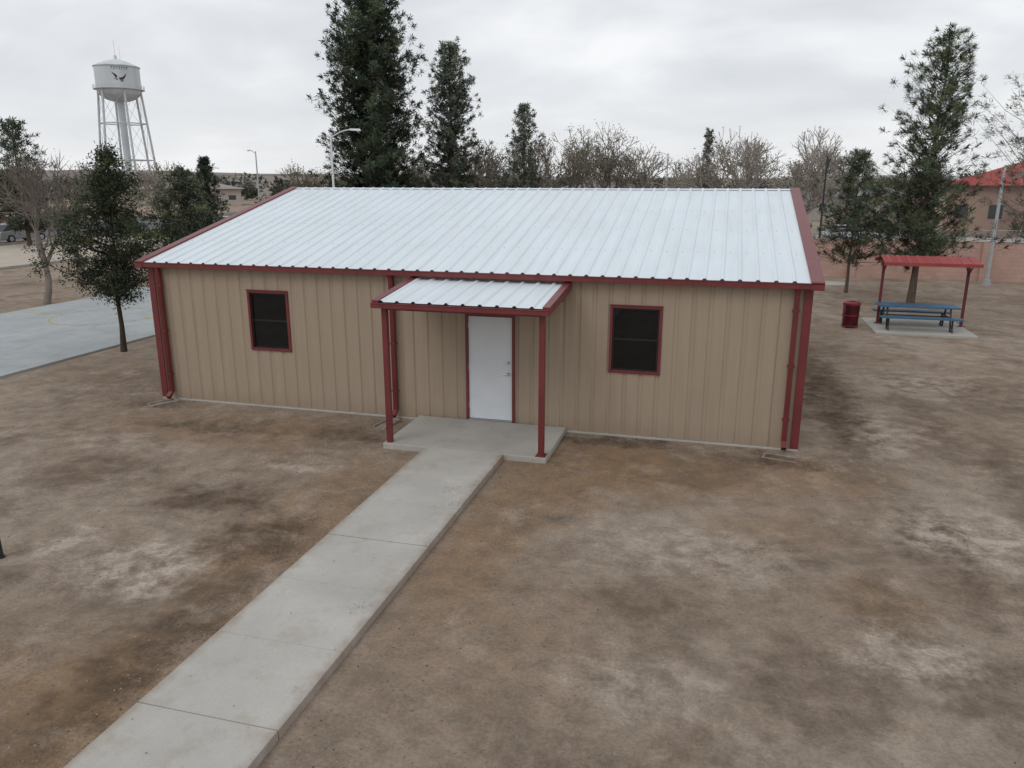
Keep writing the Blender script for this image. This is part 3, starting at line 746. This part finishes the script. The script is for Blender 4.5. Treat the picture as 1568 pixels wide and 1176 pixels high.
def bare(name,loc,h,seed,levels=6,spread=.6,rmin=.012,r0=.13,mat='barkgrey',leaves=0,leafc=(.13,.11,.06),trunkf=.22,nch=(2,4),leaf=(.14,.09)):
    rs=random.Random(seed); mb=MB(); tips=[]
    def grow(p,d,L,r,lv):
        prev=p; seg=3 if lv<3 else 2; dd=d.copy()
        for s in range(seg):
            dd=(dd+Vector((rs.gauss(0,.13),rs.gauss(0,.13),rs.gauss(.04,.06)))).normalized()
            q=prev+dd*(L/seg); mb.tube(prev,q,max(r*(1-s/seg*.35),rmin),max(r*(1-(s+1)/seg*.35),rmin*.7),8 if lv<2 else (5 if lv<3 else 3),0,False); prev=q
            if lv>=1 and rs.random()<.6 and lv<levels: 
                sd=(dd+Vector((rs.gauss(0,.7),rs.gauss(0,.7),rs.gauss(.15,.4)))).normalized(); grow(q,sd,L*.6,r*.45,lv+2)
        if lv>=levels: tips.append(prev); return
        n=rs.randint(*nch) if lv>0 else rs.randint(3,5)
        a0=rs.random()*6.28
        for i in range(n):
            az=a0+i*2*pi/n+rs.uniform(-.4,.4); ax=dd.orthogonal().normalized(); bx=dd.cross(ax)
            an=spread*rs.uniform(.6,1.3)
            nd=(dd*cos(an)+(ax*cos(az)+bx*sin(az))*math.sin(an)+Vector((0,0,.15))).normalized()
            grow(prev,nd,L*rs.uniform(.62,.92),r*.62,lv+1)
    grow(Vector((0,0,0)),Vector((rs.uniform(-.05,.05),rs.uniform(-.05,.05),1)).normalized(),h*trunkf,r0,0)
    zs=max(q[2] for q in mb.v); k=h/zs; mb.v=[(a*k,b_*k,c_*k) for a,b_,c_ in mb.v]
    if leaves:
        rng=np.random.default_rng(seed); tp=np.array([tuple(q*k) for q in tips]); n=len(tp)
        idx=rng.integers(0,n,leaves); Pc=tp[idx]+rng.normal(size=(leaves,3))*.16
        tone=rng.uniform(.5,1.5,n)[idx]*rng.uniform(.8,1.2,leaves)
        leafobj(name,Pc,rng.normal(size=(leaves,3)),leaf[0],leaf[1],np.array(leafc)[None,:]*tone[:,None],mb,[M[mat],M['leaf']],loc,seed)
    else:
        stats.append((name,0,len(mb.f))); mb.obj(name,[M[mat]],None,loc=loc)
M['barkpale']=plain('pale_bark',(.35,.31,.275))
M['barkmid']=plain('mid_bark',(.26,.225,.19))
bare('bare_tree',(-14.1,10.6,0),6.2,41,6,.55,.008,.11,'barkgrey',500,(.15,.13,.08),.2,(2,3),(.07,.05))
bare('bare_tree',(-17.1,15.6,0),6.0,42,5,.55,.009,.11,'barkgrey',400,(.15,.13,.08),.2,(2,3),(.07,.05))
bare('bare_tree',(-20.5,13.2,0),6.4,43,5,.5,.009,.10,'barkgrey',0,trunkf=.2,nch=(2,3))
spots=[(-12,58,8.6,51,'barkmid',600,(.17,.16,.11)),(-2.4,60,9.6,52,'barkmid',4200,(.16,.15,.10)),(1.4,62,10.2,53,'barkmid',3200,(.17,.16,.105)),(4.4,66,8.4,54,'barkpale',500,(.2,.18,.12)),(-7.0,64,8.4,67,'barkpale',900,(.19,.18,.13)),
       (12.6,56,8.2,55,'barkpale',2200,(.20,.18,.13)),(15.9,60,9.6,56,'barkpale',300,(.22,.2,.15)),(19.4,60,9.4,57,'barkpale',300,(.22,.2,.15)),(8.6,64,7.2,58,'barkpale',1300,(.18,.17,.11)),(17.5,52,7.2,68,'barkpale',1500,(.2,.18,.13)),
       (-30,60,6.6,59,'barkmid',1500,(.16,.15,.09)),(-24,62,6.0,60,'barkmid',1800,(.15,.14,.08)),(-21,70,6.8,61,'barkpale',800,(.17,.16,.10)),(30,36,6.0,62,'barkgrey',800,(.15,.13,.09)),(-46,26,7.2,63,'barkpale',300,(.15,.13,.09)),(-36,46,6.6,64,'barkpale',500,(.15,.13,.08)),(36,40,6.8,65,'barkpale',400,(.16,.14,.1)),
       (-16.5,52,7.4,66,'barkmid',1500,(.14,.135,.09))]
for x,y,hh_,sd,mt,lv,lc in spots:
    bare('bare_tree',(x,y,0),hh_,sd,5,.62,.014,.14,mt,lv,lc,.15,(2,4),(.2,.13))

def belt(name,seed,n,R0,R1,a0,a1,hmin,hmax,colr,size=(1.1,.6),m_=110):
    rng=np.random.default_rng(seed); Pcs=[];T=[]
    for i in range(n):
        a=rng.uniform(a0,a1); r=rng.uniform(R0,R1); h=rng.uniform(hmin,hmax); w=h*rng.uniform(.35,.8)
        cx,cy=12+r*math.sin(a),-14+r*math.cos(a)
        u=rng.normal(size=(m_,3)); u/=np.linalg.norm(u,axis=1)[:,None]; u*=rng.uniform(.5,1,(m_,1))
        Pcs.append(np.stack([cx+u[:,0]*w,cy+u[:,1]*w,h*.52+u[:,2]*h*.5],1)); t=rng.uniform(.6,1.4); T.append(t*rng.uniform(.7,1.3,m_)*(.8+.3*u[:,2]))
    Pc=np.vstack(Pcs);T=np.concatenate(T)
    leafobj(name,Pc,rng.normal(size=(len(Pc),3)),size[0],size[1],np.array(colr)[None,:]*T[:,None],MB(),[M['bark'],M['leaf']],(0,0,0),seed)
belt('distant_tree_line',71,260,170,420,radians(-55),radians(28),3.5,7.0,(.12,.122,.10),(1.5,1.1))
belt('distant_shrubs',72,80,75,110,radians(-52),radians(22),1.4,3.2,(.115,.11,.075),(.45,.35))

mb=MB(); rs=random.Random(5); prev=None; n=60
for i in range(n+1):
    a=radians(-75+ i*130/n); r=2600; x,y=12+r*math.sin(a),-14+r*math.cos(a)
    h=6+ (28 if i<26 else 10)*(.6+.4*math.sin(i*.5))+rs.uniform(0,5); 
    if prev: mb.add([prev[0],(x,y,-1),(x,y,h),prev[1]],[(0,1,2,3)])
    prev=((x,y,-1),(x,y,h))
M['mesa']=simple('distant_mesa',(.42,.40,.395),1,0,.15,.004,.0)
mb.obj('distant_hills',[M['mesa']])

def onslab(x,y): return (-.05<x<W+.05 and y>-.06) or (7.1<x<8.67 and y<0) or (6.25<x<9.45 and -1.9<y<0)
rng=np.random.default_rng(7); n=7000
xs=np.concatenate([rng.uniform(-3,22,n-2600),rng.normal(9.0,.7,900),rng.normal(6.9,.35,900),rng.uniform(0,13.7,800)])
ys=np.concatenate([-12+rng.power(1.0,n-2600)*26,rng.uniform(-12,-1.8,900),rng.uniform(-12,-1.8,900),rng.normal(-.35,.2,800)])
mb=MB(); rr=random.Random(3)
for x,y in zip(xs,ys):
    if onslab(x,y): continue
    mt=rr.choice([0,0,0,0,1,1,1,1,1,2])
    s=rr.choice([.005,.006,.008,.008,.01,.014])*(.7 if mt==2 else 1)
    a=rr.random()*6.28; c_,s_=cos(a)*s,sin(a)*s
    mb.add([(x+c_,y+s_,0),(x-s_,y+c_,.0),(x-c_*.8,y-s_*.8,0),(x+s_*.9,y-c_*.9,0),(x+rr.uniform(-.3,.3)*s,y+rr.uniform(-.3,.3)*s,s*rr.uniform(.5,1))],
       [(0,1,4),(1,2,4),(2,3,4),(3,0,4)],mt)
mb.obj('scattered_pebbles',[simple('pebble_tan',(.30,.24,.19),.9),simple('pebble_dark',(.09,.065,.05),.9),simple('pebble_pale',(.42,.38,.33),.9)])
rng=np.random.default_rng(17); cx=rng.uniform(-4,20,420); cy=-11+rng.uniform(0,1,420)**1.2*18; PX=[];
for x,y in zip(cx,cy):
    m_=rng.integers(15,60); s=rng.uniform(.12,.5); q=np.stack([x+rng.normal(size=m_)*s*1.5,y+rng.normal(size=m_)*s,np.full(m_,.008)],1); PX.append(q)
Pc=np.vstack(PX); Pc=np.array([q for q in Pc if not onslab(q[0],q[1])])
nd=rng.normal(size=(len(Pc),3)); nd[:,2]*=.12
t=rng.uniform(0,1,(len(Pc),1)); cl=np.array([.42,.34,.25])*t+np.array([.12,.085,.06])*(1-t)
leafobj('dry_grass_litter',Pc,nd,.045,.010,cl,MB(),[M['bark'],M['leaf']],(0,0,0),18)
mb=MB()
for k in range(150):
    cxy=rr.choice([(8.52,-4.2),(8.25,-3.6),(8.45,-7.2),None,None])
    if cxy: x,y=rr.gauss(cxy[0],.08),rr.gauss(cxy[1],.08)
    else: x,y=rr.uniform(7.2,8.6),rr.uniform(-10,-.2)
    if not (7.17<x<8.6): continue
    s=rr.uniform(.006,.014); a=rr.random()*6.28; c_,s_=cos(a)*s,sin(a)*s
    z=.1055
    mb.add([(x+c_,y+s_,z),(x-s_*.4,y+c_*.4,z+.004),(x-c_,y-s_,z),(x+s_*.4,y-c_*.4,z+.006)],[(0,1,2,3)])
mb.obj('dead_leaves',[simple('dead_leaf',(.22,.15,.09),.9)])

# ------------------------------------------------------------------ light and sky
w=bpy.data.worlds.new('World'); scene.world=w; w.use_nodes=True; nt=w.node_tree
for q in list(nt.nodes): nt.nodes.remove(q)
out=nt.nodes.new('ShaderNodeOutputWorld'); sky=nt.nodes.new('ShaderNodeTexSky'); sky.sky_type='NISHITA'; sky.sun_disc=False
SE,SR=radians(45),radians(205)
sky.sun_elevation=SE; sky.sun_rotation=SR
b1=nt.nodes.new('ShaderNodeBackground'); nt.links.new(sky.outputs[0],b1.inputs[0]); b1.inputs[1].default_value=.08
tc=nt.nodes.new('ShaderNodeTexCoord'); sp_=nt.nodes.new('ShaderNodeSeparateXYZ'); nt.links.new(tc.outputs['Generated'],sp_.inputs[0])
zc=mth(nt,'ADD',mth(nt,'MAXIMUM',sp_.outputs[2],0.0),.30)
cb_=nt.nodes.new('ShaderNodeCombineXYZ'); nt.links.new(mth(nt,'DIVIDE',sp_.outputs[0],zc),cb_.inputs[0]); nt.links.new(mth(nt,'DIVIDE',sp_.outputs[1],zc),cb_.inputs[1])
n1=noise(nt,mapped(nt,cb_.outputs[0],(1,1.2,1),(0,0,.3)),1.5,5,.48,.2)
cl=ramp(nt,n1,[(.32,(.63,.66,.70)),(.5,(.75,.77,.80)),(.66,(.92,.93,.945))])
hz=ramp(nt,sp_.outputs[2],[(0.0,1.0),(.13,0.0)])
cl=mix(nt,mth(nt,'MULTIPLY',hz,.65),cl,(.86,.868,.875))
b2=nt.nodes.new('ShaderNodeBackground'); nt.links.new(cl,b2.inputs[0]); b2.inputs[1].default_value=1.06
mx=nt.nodes.new('ShaderNodeMixShader'); mx.inputs[0].default_value=.94
nt.links.new(b1.outputs[0],mx.inputs[1]); nt.links.new(b2.outputs[0],mx.inputs[2]); nt.links.new(mx.outputs[0],out.inputs[0])
sd=bpy.data.lights.new('sun','SUN'); sd.energy=.75; sd.angle=radians(30); sd.color=(1,.99,.97)
so=bpy.data.objects.new('sun',sd); col.objects.link(so)
dirv=Vector((math.sin(SR)*cos(SE),cos(SR)*cos(SE),math.sin(SE)))
so.rotation_euler=dirv.to_track_quat('Z','Y').to_euler()

# ------------------------------------------------------------------ camera
cd=bpy.data.cameras.new('camera'); cam=bpy.data.objects.new('camera',cd); col.objects.link(cam)
cd.sensor_width=36; cd.lens=36*1176.8/1568; cd.clip_end=9000; cd.clip_start=.1
cam.location=(12.1665,-14.3274,4.8397); cam.rotation_euler=(pi/2-.2591,0,.2643)
scene.camera=cam
scene.view_settings.view_transform='Standard'; scene.view_settings.look='None'; scene.view_settings.exposure=0
print(sum(s[1] for s in stats),sum(s[2] for s in stats))
